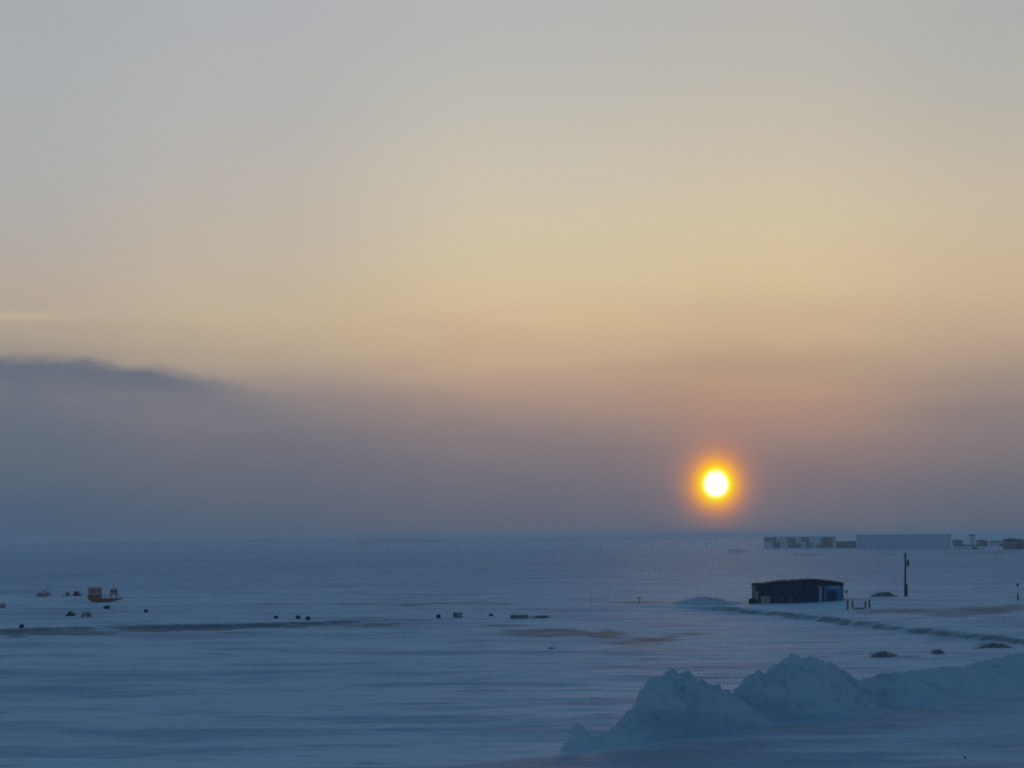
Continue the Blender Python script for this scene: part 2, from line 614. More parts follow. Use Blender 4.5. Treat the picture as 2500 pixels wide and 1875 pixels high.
# where the wind has swept the tundra bare: (x, y, half width, half height in photo pixels, amount) -> ellipses on the ground
BARE = [(650, 1321, 190, 3.5, 1.0), (1000, 1321, 150, 3, 0.9), (300, 1327, 220, 3, 0.8), (1350, 1317, 120, 2.5, 0.8), (1600, 1316, 140, 2.5, 0.7),
        (120, 1543, 200, 9, 1.15), (20, 1549, 60, 9, 1.2), (420, 1537, 170, 7, 1.1), (640, 1531, 170, 6, 1.15), (800, 1526, 120, 5, 1.0), (930, 1524, 110, 6, 1.1), (600, 1545, 130, 4, 0.7),
        (1350, 1546, 125, 11, 1.0), (1480, 1548, 60, 14, 1.05), (1590, 1560, 95, 8, 1.0), (1540, 1570, 130, 7, 0.85), (1690, 1549, 75, 5, 0.8),
        (1240, 1526, 70, 5, 0.8), (1320, 1506, 38, 4, 1.0), (1380, 1494, 70, 4, 0.6),
        (700, 1474, 150, 2.6, 0.72), (900, 1475, 120, 4, 0.85), (1090, 1474, 140, 4, 0.9), (1210, 1473, 70, 4.5, 0.8), (1560, 1472, 100, 4.5, 1.0), (1400, 1472, 90, 3, 0.7),
        (1010, 1479, 50, 4, 0.9), (160, 1489, 130, 3, 0.65), (300, 1490, 60, 3, 0.5),
        (2230, 1493, 150, 11, 0.95), (2420, 1487, 120, 13, 0.95), (2330, 1498, 130, 9, 0.8), (2140, 1497, 70, 5, 0.8), (2440, 1515, 90, 5, 0.55),
        (2160, 1598, 38, 8, 1.15), (2215, 1603, 45, 5, 0.9), (2288, 1591, 17, 7, 1.2), (2430, 1573, 50, 9, 1.15), (2385, 1583, 22, 5, 0.9), (2300, 1560, 60, 8, 0.7),
        (2060, 1590, 55, 3, 0.6), (1347, 1581, 14, 3, 1.1), (900, 1510, 90, 3, 0.6), (1000, 1522, 90, 5, 0.6),
        (1795, 1345, 28, 5, 1.1), (1965, 1352, 60, 4, 0.9), (2180, 1352, 26, 4, 0.7), (890, 1322, 26, 3, 0.9), (880, 1330, 60, 3, 0.5), (60, 1462, 80, 3, 0.4),
        (2340, 1352, 60, 6, 0.6), (2440, 1348, 60, 6, 0.7), (700, 1314, 160, 3, 0.5), (1050, 1320, 90, 3, 0.5)]
bare = np.zeros_like(GX)
LR = np.log(RR)
WARP1 = fbm(GX / RR * 70, LR * 40, 3, 101)                 # ragged outlines
WARP2 = fbm(GX / RR * 55, LR * 16, 4, 111)
for px, py, hw, hh, amt in BARE:
    p = flat_at(px, py)
    q = flat_at(px, py - hh)
    d = math.hypot(p.x, p.y)
    u = Vector((p.x, p.y)).normalized()
    la = ((GX - p.x) * u.y - (GY - p.y) * u.x) / (hw * d / FPX)
    de_ = (GX - p.x) * u.x + (GY - p.y) * u.y
    ry = max(math.hypot(q.x, q.y) - d, 0.5) if ray(px, py - hh).z < -1e-4 else 0.3 * d
    ry = min(ry, 0.3 * d)
    la = la + 0.55 * WARP1
    e2 = la ** 2 + (de_ / ry + 0.9 * WARP2) ** 2
    bare = np.maximum(bare, 0.82 * amt * np.exp(-1.1 * np.minimum(e2, 30) ** 1.5))
# grit strewn over the near ploughed road (runs from the bottom of the view up to the right, on the near side of the banks)
sd_ = (GX - EDGE_A.x) * EDGE_N.x + (GY - EDGE_A.y) * EDGE_N.y
painted_dim = 0.5 * sstep(RR, 430, 620) * (1 - sstep(RR, 1300, 2400)) * np.clip(0.7 + 0.9 * fbm(GX / 260, GY / 160, 4, 78), 0, 1)  # far belt toned darker: veil of blowing snow put into the colour
painted_dim = painted_dim + (0.8 * sstep(sd_, -3.0, 1.5) + 0.2 * sstep(sd_, 9.0, 16.0)) * np.clip(0.75 + 0.9 * fbm(GX / 14, GY / 9, 4, 77), 0, 1) * (RR < 230)  # near right ground: shade of the slope put into the snow colour
grit = 0.42 * sstep(sd_, 1.0, 4.0) * (1 - sstep(sd_, 7.5, 13.0)) * (0.65 + 0.8 * fbm(GX / 3, GY / 3, 3, 60)) * (RR < 230)

nr, na = GX.shape
verts = np.stack([GX, GY, GZ], -1).reshape(-1, 3)
i0 = np.arange(nr - 1)[:, None] * na
j0 = np.arange(na)[None, :]
j1 = (j0 + 1) % na
quads = np.stack([i0 + j0, i0 + j1, i0 + na + j1, i0 + na + j0], -1).reshape(-1, 4)[:, ::-1]
me = bpy.data.meshes.new("snow_ground")
me.vertices.add(len(verts))
me.vertices.foreach_set("co", verts.ravel())
me.loops.add(quads.size)
me.loops.foreach_set("vertex_index", quads.ravel().astype(np.int32))
me.polygons.add(len(quads))
me.polygons.foreach_set("loop_start", np.arange(0, quads.size, 4, dtype=np.int32))
me.polygons.foreach_set("use_smooth", np.ones(len(quads), dtype=bool))
me.update()
for nm, arr in (("bare", bare), ("grit", grit), ("painted_dim", painted_dim)):
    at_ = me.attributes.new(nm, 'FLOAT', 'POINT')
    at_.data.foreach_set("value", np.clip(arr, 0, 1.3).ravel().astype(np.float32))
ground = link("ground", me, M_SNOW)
tag(ground, kind='structure')


# ------------------------------------------------------------------ grids that follow a line on the ground


def grid_mesh(name, P, mat, attrs=None):
    a, b = P.shape[:2]
    v = P.reshape(-1, 3)
    i = np.arange(a - 1)[:, None] * b
    j = np.arange(b - 1)[None, :]
    q = np.stack([i + j, i + j + 1, i + b + j + 1, i + b + j], -1).reshape(-1, 4)
    m_ = bpy.data.meshes.new(name)
    m_.from_pydata(v.tolist(), [], q.tolist())
    m_.update()
    if m_.polygons[len(m_.polygons) // 2].normal.z < 0:
        m_.flip_normals()
    for nm, arr in (attrs or {}).items():
        t_ = m_.attributes.new(nm, 'FLOAT', 'POINT')
        t_.data.foreach_set("value", arr.ravel().astype(np.float32))
    return link(name, m_, mat, smooth_=True)


def resample(pts, n):
    pts = np.array([(p.x, p.y) for p in pts])
    # Catmull-Rom through the points
    ext = np.vstack([2 * pts[0] - pts[1], pts, 2 * pts[-1] - pts[-2]])
    out = []
    for k in range(1, len(ext) - 2):
        p0, p1, p2, p3 = ext[k - 1:k + 3]
        for t in np.linspace(0, 1, 40, endpoint=False):
            out.append(0.5 * (2 * p1 + (p2 - p0) * t + (2 * p0 - 5 * p1 + 4 * p2 - p3) * t * t + (3 * p1 - p0 - 3 * p2 + p3) * t ** 3))
    out.append(ext[-2])
    out = np.array(out)
    d = np.concatenate([[0], np.cumsum(np.hypot(*np.diff(out, axis=0).T))])
    s = np.linspace(0, d[-1], n)
    return np.stack([np.interp(s, d, out[:, 0]), np.interp(s, d, out[:, 1])], -1), s


def road(name, pix, rise, width, seed, n=700):
    """raised snowy road with a gravelly shoulder; pix lists the foot of the near shoulder"""
    c, s = resample([at(*p) for p in pix], n)
    tan = np.gradient(c, axis=0)
    tan /= np.linalg.norm(tan, axis=1)[:, None]
    nrm = np.stack([-tan[:, 1], tan[:, 0]], -1)
    nrm *= np.sign((nrm * c).sum(1))[:, None]                  # away from the viewer
    prof = [(-0.8, -0.25, 0), (0.0, 0.0, .45), (0.45, .35, 1.0), (0.9, .72, 1.0), (1.35, .95, .6), (1.8, 1.0, .05), (3.0, 1.03, 0),
            (width * .5, 1.05, 0), (width - 1.5, 1.0, 0), (width, .7, 0), (width + 2.5, 0.1, 0), (width + 3.5, -0.2, 0)]
    fade = sstep(s, 0, 25) * (1 - sstep(s, s[-1] - 25, s[-1]))
    P = np.zeros((n, len(prof), 3))
    B = np.zeros((n, len(prof)))
    wob = 0.5 * fbm(s / 9.0, s * 0 + seed, 3, seed)
    for k, (off, hh, br) in enumerate(prof):
        xy = c + nrm * (off + wob * (1 if off < width else 0))[:, None]
        P[:, k, :2] = xy
        P[:, k, 2] = height(xy[:, 0], xy[:, 1]) + rise * hh * (0.25 + 0.75 * fade) * (1 + 0.35 * fbm(s / 14, s * 0 + k * .2, 2, seed + 5)) - 0.06
        B[:, k] = br * 0.95 * np.clip(0.92 + 0.6 * fbm(s / 12, s * 0 + k * .3, 3, seed + 9), 0, 1.2) * (0.3 + 0.7 * fade)
    return tag(grid_mesh(name, P, M_SNOW, {"bare": B, "grit": B * 0}), kind='structure')


road("road", [(1560, 1482), (1700, 1488), (1900, 1506), (2100, 1532), (2250, 1550), (2380, 1563), (2520, 1577), (2700, 1592)], 0.7, 9.0, 3)
road("road", [(-250, 1560), (0, 1545), (200, 1537), (400, 1534), (620, 1530), (820, 1523), (960, 1517), (1120, 1512)], 0.4, 4.0, 21)


# ------------------------------------------------------------------ ploughed snow banks


def snow_bank(name, prof, label, seed, thick=1.15, clod=1.0, group="ploughed snow piles by the road"):
    """prof: (x, crest y, foot y) in photo pixels along the bank"""
    px = np.array([p[0] for p in prof], float)
    feet = [flat_at(p[0], p[2], 0.45) for p in prof]
    hts = np.array([max(p[2] - p[1], 0) * m_per_px(f) for p, f in zip(prof, feet)])
    c, s = resample(feet, max(240, int(len(prof) * 34)))
    ks = np.ones(61) / 61
    c = np.stack([np.convolve(np.concatenate([c[0, q] + (c[1, q] - c[0, q]) * np.arange(-30, 0), c[:, q], c[-1, q] + (c[-1, q] - c[-2, q]) * np.arange(1, 31)]), ks, 'valid') for q in (0, 1)], -1)
    d = np.concatenate([[0], np.cumsum([(feet[i + 1] - feet[i]).length for i in range(len(feet) - 1)])])
    H = np.interp(s, d / d[-1] * s[-1], hts)
    kn = np.exp(-np.linspace(-2, 2, 15) ** 2)
    H = np.convolve(np.pad(H, 7, mode='edge'), kn / kn.sum(), 'valid') * 1.08
    H = H * sstep(s, 0, 1.2) * (1 - sstep(s, s[-1] - 1.2, s[-1]))
    tan = np.gradient(c, axis=0)
    tan /= np.linalg.norm(tan, axis=1)[:, None]
    nrm = np.stack([-tan[:, 1], tan[:, 0]], -1)
    nrm *= np.sign(nrm[:, 0].mean())
    T = np.linspace(-2.3, 2.3, 130)
    hm = max(hts)
    P = np.zeros((len(s), len(T), 3))
    wid = thick * (0.35 * hm + 0.75 * H)
    for k, t in enumerate(T):
        xy = c + nrm * (t * wid)[:, None]
        lx, ly = xy[:, 0], xy[:, 1]
        r_ = np.abs(t + 0.18 * fbm(lx / 1.7, ly / 1.7, 3, seed + 50))
        q = (1 - sstep(r_, 0.0, 1.05)) * 0.45 + 0.55 * np.clip(1 - r_ / 0.95, 0, 1)
        q = 0.88 * q + 0.12 * (1 - sstep(r_, 0.3, 2.0))
        z = H * q
        amp = np.clip(z, 0, 0.8)
        z = z + amp * clod * (0.46 * (lumps(lx / 1.15, ly / 1.15, seed) - .55) + 0.42 * (lumps(lx / .55, ly / .55, seed + 3) - .5)
                              + 0.14 * (lumps(lx / .27, ly / .27, seed + 6) - .5) + 0.30 * fbm(lx / 2.2, ly / 2.2, 3, seed + 8)
                              + 0.13 * (blocks(lx / .62, ly / .62, seed + 12) - .5) + 0.06 * (blocks(lx / .28, ly / .28, seed + 14) - .5))
        P[:, k, :2] = xy + 0.14 * clod * amp[:, None] * np.stack([fbm(lx / .4, ly / .4, 2, seed + 20), fbm(lx / .4, ly / .4, 2, seed + 30)], -1)
        P[:, k, 2] = height(lx, ly) + np.where(q < 0.002, -0.15, z - 0.09 + 0.07 * np.clip(q * 4, 0, 1))
    o = grid_mesh(name, P, M_PILE)
    return tag(o, label, "snow pile", group)


snow_bank("snow_pile", [(1368, 1812, 1814), (1384, 1788, 1812), (1400, 1768, 1810), (1415, 1764, 1809), (1428, 1776, 1808), (1445, 1786, 1807), (1480, 1778, 1804), (1505, 1768, 1801), (1530, 1765, 1798), (1560, 1780, 1795)],
          "low lumpy snow pile, smallest and nearest end of the ploughed bank", 5, 0.9)
snow_bank("snow_pile", [(1485, 1798, 1800), (1515, 1760, 1798), (1545, 1735, 1796), (1572, 1712, 1793), (1588, 1680, 1791), (1604, 1658, 1789), (1630, 1648, 1786), (1655, 1645, 1783), (1685, 1656, 1780), (1720, 1668, 1777), (1755, 1682, 1773), (1795, 1700, 1768), (1840, 1730, 1763), (1870, 1758, 1760)],
          "tall snow pile with one rounded peak and a steep left face", 15, 0.8)
snow_bank("snow_pile", [(1753, 1742, 1752), (1778, 1697, 1750), (1818, 1669, 1747), (1858, 1637, 1744), (1873, 1639, 1743), (1883, 1647, 1742), (1896, 1625, 1741), (1918, 1609, 1739), (1946, 1601, 1737), (1973, 1603, 1735), (2008, 1617, 1732), (2048, 1633, 1728), (2078, 1652, 1725), (2128, 1677, 1721), (2168, 1703, 1718)],
          "tallest snow pile with a knobbly twin crest, behind the single-peaked pile", 27, 0.8)
snow_bank("snow_pile", [(2060, 1712, 1722), (2110, 1655, 1718), (2160, 1640, 1713), (2220, 1642, 1707), (2300, 1632, 1698), (2370, 1624, 1690), (2430, 1608, 1683), (2500, 1600, 1676), (2560, 1596, 1668), (2640, 1600, 1658), (2700, 1640, 1650)],
          "long low snow bank stretching from the tallest pile to the right edge", 39, 1.9, clod=0.5)


def mound(name, px, py, hw, hh, label, cat, mat, seed, rough=0.5, depth=None, group=None, n=44):
    """low mound of snow or earth; foot at px,py, half width hw and height hh in photo pixels"""
    p = at(px, py)
    k = m_per_px(p)
    rx, h = hw * k, hh * k
    ry = depth if depth else rx * 0.55
    u = np.linspace(-1.15, 1.15, n)
    X, Y = np.meshgrid(u, u)
    r = np.sqrt(X ** 2 + Y ** 2)
    q = 1 - sstep(r * (1 + 0.35 * fbm(X * 1.6 + seed, Y * 1.6, 3, seed)), 0.05, 1.0)
    z = h * q * (1 + rough * fbm(X * 3, Y * 3, 4, seed + 4)) - 0.08 - 0.25 * (q < 0.01)
    a = -math.atan2(p.x, p.y)
    ca, sa = math.cos(a), math.sin(a)
    lx, ly = X * rx, Y * ry + ry * 0.6
    P = np.stack([p.x + lx * ca - ly * sa, p.y + lx * sa + ly * ca, np.zeros_like(X)], -1)
    P[..., 2] = height(P[..., 0], P[..., 1]) + z
    return tag(grid_mesh(name, P, mat), label, cat, group)


mound("snow_drift", 1722, 1476, 120, 17, "smooth pale snow drift heaped left of the navy shed", "snow drift", M_PILE, 4, 0.15, 10)
mound("earth_mound", 2158, 1457, 44, 12, "long dark earth mound between the orange round sign and the utility pole", "earth mound", M_EARTH, 8, 0.4, 2.5)
mound("dirt_tuft", 2160, 1604, 46, 9, "dark frozen tuft behind the long low snow bank, left of two others", "dirt tuft", M_EARTH, 31, 0.9, 1.6, "dark tufts behind the snow bank")
mound("dirt_tuft", 2290, 1597, 21, 9, "small round dark tuft in the middle of three behind the snow bank", "dirt tuft", M_EARTH, 32, 0.9, 1.2, "dark tufts behind the snow bank")
mound("dirt_tuft", 2428, 1582, 58, 10, "widest dark tuft, below the road at the right edge", "dirt tuft", M_EARTH, 33, 0.9, 2.0, "dark tufts behind the snow bank")
mound("stone", 2355, 1851, 7, 7, "dark stone poking from the near snow, larger of two", "stone", M_BLACK, 51, 0.7, 0.15, "dark stones in the near snow", 14)
mound("stone", 2377, 1860, 4, 5, "tiny dark stone in the near snow beside a larger stone", "stone", M_BLACK, 52, 0.7, 0.1, "dark stones in the near snow", 14)
mound("stone", 1347, 1584, 12, 6, "flat dark stone alone on open snow left of the piles", "stone", M_EARTH, 53, 0.7, 0.3, None, 16)

# ------------------------------------------------------------------ navy shed
A_, B_ = at(1846, 1473.5), at(2054, 1466.5)
B_ = A_ + Vector((A_.y, -A_.x, 0)).normalized() * (208 * m_per_px(A_) * 1.012) + Vector((A_.x, A_.y, 0)).normalized() * 1.2
B_.z = A_.z
dirv = (B_ - A_)
LEN = math.hypot(dirv.x, dirv.y)
zb = min(A_.z, B_.z) - 0.15
hA = 47.0 * m_per_px(A_) + 0.1
shed = empty("storage_shed", (A_.x, A_.y, zb), math.atan2(dirv.y, dirv.x),
             "long low navy storage shed with a shallow dark pitched roof on the snow", "shed")
DEP = 8.0
EAVE, RIDGE = hA, hA + 0.72
RX = LEN * 0.64
bm = bmesh.new()
ROOF = [(0, EAVE), (LEN * .2, EAVE + .30), (LEN * .42, EAVE + .57), (LEN * .64, RIDGE), (LEN * .84, EAVE + .50), (LEN, EAVE + .16)]
prism(bm, [(0, 0), (LEN, 0)] + [(x_, z_ - .26) for x_, z_ in reversed(ROOF)], 0, DEP)
link("wall", bm, M_NAVY, shed)
bm = bmesh.new()                                                   # roof: two slopes, ragged felt along the verge
rp_ = [(x_ - .08 if n_ == 0 else x_ + (.08 if n_ == 5 else 0), z_ - .26) for n_, (x_, z_) in enumerate(ROOF)]
for (x0, z0), (x1, z1) in zip(rp_, rp_[1:]):
    nseg = 7
    for k in range(nseg):
        t0, t1 = k / nseg, (k + 1) / nseg
        xa, za, xb, zc = x0 + (x1 - x0) * t0, z0 + (z1 - z0) * t0, x0 + (x1 - x0) * t1, z0 + (z1 - z0) * t1
        th_ = 0.26 + random.uniform(-.06, .09)
        fy = -0.18 - random.uniform(0, .12)
        prism(bm, [(xa, za), (xb, zc), (xb, zc + th_), (xa, za + th_)], fy, DEP + .35)
link("roof", bm, M_TAR, shed)
ribs = bmesh.new()
x = 0.5
while x < LEN * 0.70:
    box(ribs, (x, -0.04, EAVE * .5 - .1), (0.10, 0.08, EAVE - .5))
    x += 0.9
link("batten", ribs, M_NAVY, shed)['kind'] = 'stuff'
bm = bmesh.new()                                                   # bright blue section of wall to the right
box(bm, (LEN * .885, -0.05, EAVE * .47), (LEN * .215, 0.1, EAVE * .88))
link("wall_panel", bm, M_BLUE, shed)['label'] = "lighter blue wall panel"
bm = bmesh.new()
box(bm, (LEN * .735, -0.07, EAVE * .46), (LEN * .035, 0.14, EAVE * .86), bev=.02)
link("post", bm, M_PALE, shed)['label'] = "pale grey upright strip"
bm = bmesh.new()
box(bm, (LEN * .885, -0.13, EAVE * .83), (LEN * .14, 0.06, EAVE * .10), bev=.02)
link("sign_board", bm, M_PALE, shed)['label'] = "pale strip of snow-dusted board"
bm = bmesh.new()
box(bm, (LEN * .865, -0.125, EAVE * .34), (1.5, 0.06, EAVE * .62), bev=.02)
door = link("door", bm, M_NAVY, shed)
bm = bmesh.new()
tube(bm, (LEN * .865 + .55, -0.22, EAVE * .33), (LEN * .865 + .55, -0.22, EAVE * .43), 0.03)
link("handle", bm, M_PALE, door)
for fx in (.29, .39):
    bm = bmesh.new()
    box(bm, (LEN * fx, -0.09, EAVE * .24), (LEN * .036, 0.14, EAVE * .20), bev=.02)
    w = link("window", bm, M_MAUVE, shed)
    bm = bmesh.new()
    box(bm, (LEN * fx, -0.175, EAVE * .24), (LEN * .026, 0.03, EAVE * .14))
    link("pane", bm, M_GLASS, w)
bm = bmesh.new()
box(bm, (0.12, -0.12, EAVE * .34), (0.5, 0.24, EAVE * .58), bev=.03)
link("corner_post", bm, M_MAUVE, shed)['label'] = "faded reddish corner post"

# pale crate against the shed
p = at(1869, 1474.5)
k = m_per_px(p)
cr = empty("crate", (p.x, p.y, p.z - .05), shed.rotation_euler.z, "pale square crate standing against the left end of the navy shed", "crate")
bm = bmesh.new()
box(bm, (0, 0, 9.5 * k), (22 * k, 1.1, 19 * k), bev=.03)
link("crate_body", bm, M_TAN, cr)
for dx in (-9.5 * k, 0, 9.5 * k):
    bm = bmesh.new()
    box(bm, (dx, -.58, 9.5 * k), (.1, .06, 18 * k))
    link("batten", bm, M_GREY, cr)
# dark tank at the corner
p = at(1838, 1474)
k = m_per_px(p)
tk = empty("fuel_tank", (p.x, p.y, p.z - .05), shed.rotation_euler.z + .3, "dark round fuel tank on its side beside the shed's left corner", "tank")
bm = bmesh.new()
tube(bm, (0, -.9, 6.6 * k), (0, .9, 6.6 * k), 6.5 * k, seg=24)
bmesh.ops.bevel(bm, geom=[e for e in bm.edges if abs(e.verts[0].co.y - e.verts[1].co.y) < .01], offset=.06, segments=2, affect='EDGES')
link("tank_shell", bm, M_WOOD, tk)
for y in (-.55, .55):
    bm = bmesh.new()
    box(bm, (0, y, .12), (10 * k, .14, .28))
    link("saddle", bm, M_BLACK, tk)
bm = bmesh.new()
tube(bm, (0, 0, 12.8 * k), (0, 0, 14.2 * k), .14, seg=14)
link("filler_cap", bm, M_BLACK, tk)

# ------------------------------------------------------------------ utility pole
p = at(2210, 1456)
k = m_per_px(p)
HP = 107 * k
up_ = empty("utility_pole", (p.x, p.y, p.z - .2), -math.atan2(p.x, p.y), "tall thin dark wooden utility pole on the open snow right of the shed", "utility pole")
up_.rotation_euler[1] = R(1.2)
bm = bmesh.new()
tube(bm, (0, 0, 0), (0, 0, HP), .19, .12, 12)
link("pole", bm, M_WOOD, up_)
bm = bmesh.new()
tube(bm, (.27, .05, 0), (.25, .05, HP * .30), .15, .14, 10)
link("stub_post", bm, M_WOOD, up_)
bm = bmesh.new()
box(bm, (.05, -.2, HP * .93), (.85, .12, .14), rot=Matrix.Rotation(R(68), 4, 'Z'))
ca_ = link("crossarm", bm, M_WOOD, up_)
for f, d in ((-.34, 0), (0, 0), (.34, 0)):
    bm = bmesh.new()
    vx, vy = f * math.cos(R(68)), f * math.sin(R(68)) - .2
    tube(bm, (vx + .05, vy, HP * .93 + .07), (vx + .05, vy, HP * .93 + .22), .03)
    tube(bm, (vx + .05, vy, HP * .93 + .20), (vx + .05, vy, HP * .93 + .34), .08, .05, 10)
    link("insulator", bm, M_BLACK, ca_)
bm = bmesh.new()
box(bm, (.42, 0, HP * .77), (.44, .5, .95), bev=.05)
tr = link("transformer", bm, M_BLACK, up_)
bm = bmesh.new()
for dx in (-.1, .1):
    tube(bm, (.42 + dx, 0, HP * .77 + .45), (.42 + dx, 0, HP * .77 + .72), .05, .035)
link("bushing", bm, M_RUSTD, tr)
bm = bmesh.new()
box(bm, (-.2, -.05, HP * .9), (.16, .3, .35), bev=.03)
link("switch_box", bm, M_RUSTD, up_)
for f in (.2, .33, .45, .57, .66):
    bm = bmesh.new()
    box(bm, (.0, -.02, HP * f), (.40, .36, .12))
    link("band", bm, M_BLACK, up_)

# ------------------------------------------------------------------ red-brown marker posts by the road


def marker(px, y0, y1, lean, label):
    p_ = at(px, y1)
    k_ = m_per_px(p_)
    h_ = (y1 - y0) * k_ + .1
    o = empty("marker_post", (p_.x, p_.y, p_.z - .1), -math.atan2(p_.x, p_.y), label, "marker post", "red-brown marker posts by the road")
    o.rotation_euler[1] = R(lean)
    b_ = bmesh.new()
    tube(b_, (0, 0, h_ * .3), (0, 0, h_ - .04), .135, seg=14)
    link("post", b_, M_RED, o)
    b_ = bmesh.new()
    tube(b_, (0, 0, 0), (0, 0, h_ * .3), .137, seg=14)
    link("base_sleeve", b_, M_BLACK, o)
    b_ = bmesh.new()
    tube(b_, (0, 0, h_ - .04), (0, 0, h_), .155, .13, 14)
    link("cap", b_, M_RUSTD, o)


marker(2069, 1467, 1489, 3, "red-brown marker post under the orange round sign")
marker(2081.5, 1467, 1485, 2, "red-brown marker post at the left end of the low grey slab")
marker(2112.5, 1468, 1485, 4, "red-brown marker post at the right end of the low grey slab")
marker(2122.5, 1464.5, 1484.5, 2, "outermost right red-brown marker post, taller than its neighbour at the slab")
p = at(2097, 1487.5)
k = m_per_px(p)
sl = empty("culvert_slab", (p.x, p.y, p.z - .05), -math.atan2(p.x, p.y), "low grey slab lying between the two inner marker posts", "slab")
bm = bmesh.new()
box(bm, (0, .5, 2.1 * k), (27 * k, 1.0, 4.2 * k), bev=.04)
link("slab", bm, M_GREY, sl)
for dx in (-6 * k, 6 * k):
    bm = bmesh.new()
    tube(bm, (dx - .12, .3, 4.2 * k), (dx - .12, .3, 5.2 * k), .025)
    tube(bm, (dx + .12, .3, 4.2 * k), (dx + .12, .3, 5.2 * k), .025)
    tube(bm, (dx - .14, .3, 5.2 * k), (dx + .14, .3, 5.2 * k), .025)
    link("lifting_loop", bm, M_RUSTD, sl)


def round_sign(px, ytop, ybase, rad_px, mat, label, name="road_sign"):
    p_ = at(px, ybase)
    k_ = m_per_px(p_)
    o = empty(name, (p_.x, p_.y, p_.z - .1), -math.atan2(p_.x, p_.y), label, "sign")
    hc = (ybase - ytop) * k_ + .1
    b_ = bmesh.new()
    tube(b_, (0, 0, 0), (0, 0, hc), .028, seg=8)
    link("post", b_, M_PALE, o)
    b_ = bmesh.new()
    tube(b_, (0, -.03, hc), (0, -.055, hc), rad_px * k_, seg=28)
    link("sign_disc", b_, mat, o)
    b_ = bmesh.new()
    tube(b_, (0, -.02, hc), (0, -.03, hc), rad_px * k_ * .96, seg=28)
    link("sign_back", b_, M_PALE, o)


round_sign(2067, 1445, 1484, 3.6, M_ORANGE, "small orange round sign on a thin pole above the leftmost marker post")
# marker with a dark head at the right edge
p = at(2485, 1466)
k = m_per_px(p)
rm = empty("pipeline_marker", (p.x, p.y, p.z - .1), -math.atan2(p.x, p.y), "slender pole with dark cap and red foot at the right edge", "marker pole")
bm = bmesh.new()
tube(bm, (0, 0, 0), (0, 0, 40 * k), .035, .03)
link("pole", bm, M_PALE, rm)
bm = bmesh.new()
tube(bm, (.02, 0, 0), (.02, 0, 17 * k), .15, seg=12)
link("foot_post", bm, M_RED, rm)
bm = bmesh.new()
box(bm, (0, 0, 38 * k), (.32, .22, .42), bev=.05)
cp = link("head_box", bm, M_BLACK, rm)
bm = bmesh.new()
tube(bm, (0, 0, 38 * k + .2), (0, 0, 38 * k + .5), .05, .02)
link("spike", bm, M_BLACK, cp)
# two faint thin stakes on the far scrub line
for px_, y0_, y1_, lb in ((1561, 1457, 1473, "thin dark stake with a small cross plate on the far scrub line"), (1444, 1452, 1472, "faint bare stake on the far scrub line, left of the plated stake")):
    p = at(px_, y1_)
    k = m_per_px(p)
    st = empty("stake", (p.x, p.y, p.z - .1), -math.atan2(p.x, p.y), lb, "stake", "thin stakes on the far scrub line")
    bm = bmesh.new()
    tube(bm, (0, 0, 0), (0, 0, (y1_ - y0_) * k), .05 if px_ == 1561 else .03, .03)
    link("shaft", bm, M_WOOD if px_ == 1561 else M_GREY, st)
    if px_ == 1561:
        bm = bmesh.new()
        box(bm, (0, -.06, (y1_ - y0_ - 2) * k), (.42, .04, .2))
        link("plate", bm, M_WOOD, st)

# ------------------------------------------------------------------ rusty barge on the left
p = at(252, 1470.5)
k = m_per_px(p)
bg = empty("rusty_boat", (p.x, p.y, p.z - .05), -math.atan2(p.x, p.y) + R(6), "rusty red-brown boat stranded on the snow with a big box cabin aft", "boat")


def sc(px_):
    return (px_ - 252) * k


def sz(py_):
    return (1471 - py_) * k


bm = bmesh.new()                                                    # hull: flat bottom, square stern, rising pointed bow to the right
secs = []
for px_, half, bot, top in ((216, 1.25, 1460, 1455), (220, 1.45, 1466, 1455), (232, 1.55, 1470, 1458), (255, 1.6, 1471, 1460.5), (272, 1.35, 1469, 1461),
                            (280, .9, 1467, 1461), (290, .45, 1465, 1461), (298, .08, 1464, 1460.5)):
    x_ = sc(px_)
    secs.append([bm.verts.new((x_, -half, sz(top))), bm.verts.new((x_, -half * .8, sz((bot + top) / 2 + 1))), bm.verts.new((x_, -half * .45, sz(bot))),
                 bm.verts.new((x_, half * .45, sz(bot))), bm.verts.new((x_, half * .8, sz((bot + top) / 2 + 1))), bm.verts.new((x_, half, sz(top)))])
for a, b in zip(secs, secs[1:]):
    for i in range(6):
        bm.faces.new((a[i], b[i], b[(i + 1) % 6], a[(i + 1) % 6]))
bm.faces.new(secs[0])
bm.faces.new(list(reversed(secs[-1])))
link("hull", bm, M_RUST, bg)
bm = bmesh.new()
box(bm, (sc(232), 0, (sz(1437) + sz(1458)) / 2), (30 * k, 2.4, sz(1437) - sz(1458)), bev=.06)
cab = link("cabin", bm, M_MAUVE, bg)
bm = bmesh.new()
box(bm, (sc(232), 0, sz(1436.3)), (32 * k, 2.6, .1))
link("roof", bm, M_RUSTD, cab)
for px_ in (224, 232, 240):
    bm = bmesh.new()
    box(bm, (sc(px_), -1.215, sz(1443)), (4.5 * k, .05, 5 * k), bev=.01)
    link("window", bm, M_RUSTD, cab)
bm = bmesh.new()
box(bm, (sc(230), -1.22, sz(1457)), (31 * k, .34, 9 * k), bev=.05)
link("bulwark", bm, M_RUSTD, bg)
bm = bmesh.new()
box(bm, (sc(277), 0, (sz(1438.5) + sz(1452)) / 2), (17 * k, 1.3, sz(1438.5) - sz(1452)), bev=.12)
wh = link("wheelhouse", bm, M_MAUVE, bg)
for px_ in (272.5, 281):
    bm = bmesh.new()
    box(bm, (sc(px_), -.665, sz(1443)), (4.6 * k, .05, 5 * k), bev=.01)
    link("window", bm, M_RUSTD, wh)
bm = bmesh.new()
